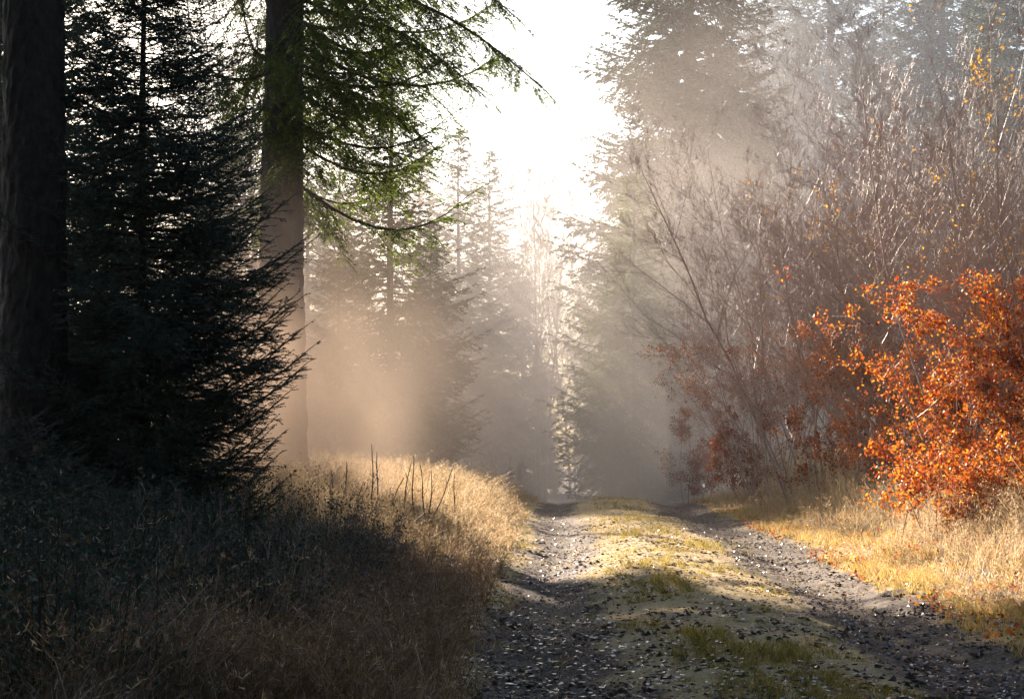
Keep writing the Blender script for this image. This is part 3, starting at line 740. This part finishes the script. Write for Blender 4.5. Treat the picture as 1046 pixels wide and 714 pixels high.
def mist(x, y, z, rx, ry, rz, dens, label, g=.0, col=(.96, .93, .9), wisp=.5, size=.35):
    """one soft rounded body of drifting mist, thinning out towards its edge"""
    th = np.linspace(0, np.pi, 17); ph = np.linspace(0, 2 * np.pi, 33)[:-1]
    T, Pn = np.meshgrid(th[1:-1], ph, indexing='ij')
    v = np.stack([np.sin(T) * np.cos(Pn) * rx, np.sin(T) * np.sin(Pn) * ry, np.cos(T) * rz], -1).reshape(-1, 3)
    v = np.concatenate([v, [[0, 0, rz], [0, 0, -rz]]]); b = Buf(); k = np.arange(32); kn = (k + 1) % 32
    q = np.concatenate([np.stack([i * 32 + k, (i + 1) * 32 + k, (i + 1) * 32 + kn, i * 32 + kn], 1) for i in range(14)])
    b.add(v, q); nv = len(v)
    for f_ in (np.stack([np.full(32, nv - 2), k, kn], 1), np.stack([np.full(32, nv - 1), 14 * 32 + kn, 14 * 32 + k], 1)): b.f.append((f_, 0))
    m, nt, out = mat('mist_air'); N = nt.nodes.new; Lk = nt.links.new
    tc = N('ShaderNodeTexCoord'); dv = N('ShaderNodeVectorMath'); dv.operation = 'DIVIDE'; dv.inputs[1].default_value = (rx, ry, rz)
    ln = N('ShaderNodeVectorMath'); ln.operation = 'LENGTH'; Lk(tc.outputs['Object'], dv.inputs[0]); Lk(dv.outputs[0], ln.inputs[0])
    fa = N('ShaderNodeMapRange'); fa.interpolation_type = 'SMOOTHSTEP'
    for k_, v_ in (('From Min', 1.0), ('From Max', .15), ('To Min', 0), ('To Max', 1)): fa.inputs[k_].default_value = v_
    Lk(ln.outputs['Value'], fa.inputs['Value'])
    nz = N('ShaderNodeTexNoise'); nz.inputs['Scale'].default_value = size; nz.inputs['Detail'].default_value = 3; Lk(tc.outputs['Object'], nz.inputs[0])
    nr = N('ShaderNodeMapRange'); nr.inputs['From Min'].default_value = .35; nr.inputs['From Max'].default_value = .65
    nr.inputs['To Min'].default_value = 1 - wisp; nr.inputs['To Max'].default_value = 1 + wisp; Lk(nz.outputs[0], nr.inputs['Value'])
    m1 = N('ShaderNodeMath'); m1.operation = 'MULTIPLY'; Lk(fa.outputs[0], m1.inputs[0]); Lk(nr.outputs[0], m1.inputs[1])
    m2 = N('ShaderNodeMath'); m2.operation = 'MULTIPLY'; Lk(m1.outputs[0], m2.inputs[0]); m2.inputs[1].default_value = dens
    p = N('ShaderNodeVolumePrincipled'); p.inputs['Color'].default_value = (*col, 1); p.inputs['Anisotropy'].default_value = g
    Lk(m2.outputs[0], p.inputs['Density']); Lk(p.outputs[0], out.inputs['Volume'])
    o = b.build('mist', [m]); o.location = (x, y, z)
    return tag(o, label, 'mist', kind='stuff')
SUN_TINT = (.74, .59, .46)  # warmth of the sunlight put into the mist's own colour
mist(-4.9, 25.0, .9, 3.1, 4.6, 5.4, .42, 'thin mist coloured with sun warmth in front of the foot of the tall middle trunk', .0, SUN_TINT, .9, .6)
mist(2.4, 45, .8, 5, 8, 6, .05, 'soft beige mist over the rise where the track drops away', .0, (.92, .84, .77), .6, .4)
mist(-4.8, 43, 1.5, 7.5, 12, 7.5, .046, 'warm sunlit mist glowing behind the tall middle trunk', .0, (.80, .66, .53), .9, .35)  # warm light tinted into the colour
mist(-7, 72, 2, 14, 22, 17, .040, 'grey brown mist between the spruces left of the gap', .0, (.90, .82, .75))
mist(16, 76, 5, 24, 40, 40, .009, 'pale mist with blue shade in its colour veiling the huge hazy spruces', .0, (.74, .83, .96), .4, .12)  # blue of the shaded air put into this colour
mist(5, 51, 2, 12, 16, 15, .055, 'soft mist in front of the huge hazy spruce', .0, (.92, .84, .77), .5, .3)

# ------------------------------------------------------------------ light
SUN_EL, SUN_AZ = 22.0, -23.5          # degrees; azimuth from straight ahead, negative to the left
w = bpy.data.worlds.new('World'); SC.world = w; w.use_nodes = True
nt = w.node_tree; bg = nt.nodes['Background']; sky = nt.nodes.new('ShaderNodeTexSky')
sky.sky_type = 'NISHITA'; sky.sun_disc = False; sky.sun_elevation = R(SUN_EL); sky.sun_rotation = R(SUN_AZ)
sky.dust_density = 1.2; sky.air_density = 1.0
nt.links.new(sky.outputs[0], bg.inputs['Color']); bg.inputs['Strength'].default_value = .05
L = bpy.data.lights.new('sun', 'SUN'); L.energy = 5.0; L.angle = R(.5); L.color = (1, .82, .66)
so = bpy.data.objects.new('sun', L); COL.objects.link(so)
so.rotation_euler = (R(90 - SUN_EL), 0, R(180 - SUN_AZ))

# ------------------------------------------------------------------ camera
cd = bpy.data.cameras.new('camera'); cam = bpy.data.objects.new('camera', cd); COL.objects.link(cam)
cd.sensor_width = 36; cd.lens = FOC / 1046 * 36; cd.clip_start = .05; cd.clip_end = 2000
cam.location = (0, 0, CAM_H)
cam.rotation_euler = (R(90) + math.atan((VY - 357) / FOC), 0, math.atan((VX - 523) / FOC))
SC.camera = cam

SC.view_settings.view_transform = 'Standard'; SC.view_settings.look = 'None'
SC.view_settings.gamma = 1; SC.view_settings.exposure = 2.2; SC.view_settings.use_curve_mapping = False
cy = SC.cycles
cy.max_bounces = 6; cy.diffuse_bounces = 2; cy.glossy_bounces = 2; cy.transmission_bounces = 3; cy.volume_bounces = 1; cy.transparent_max_bounces = 8
cy.use_denoising = True
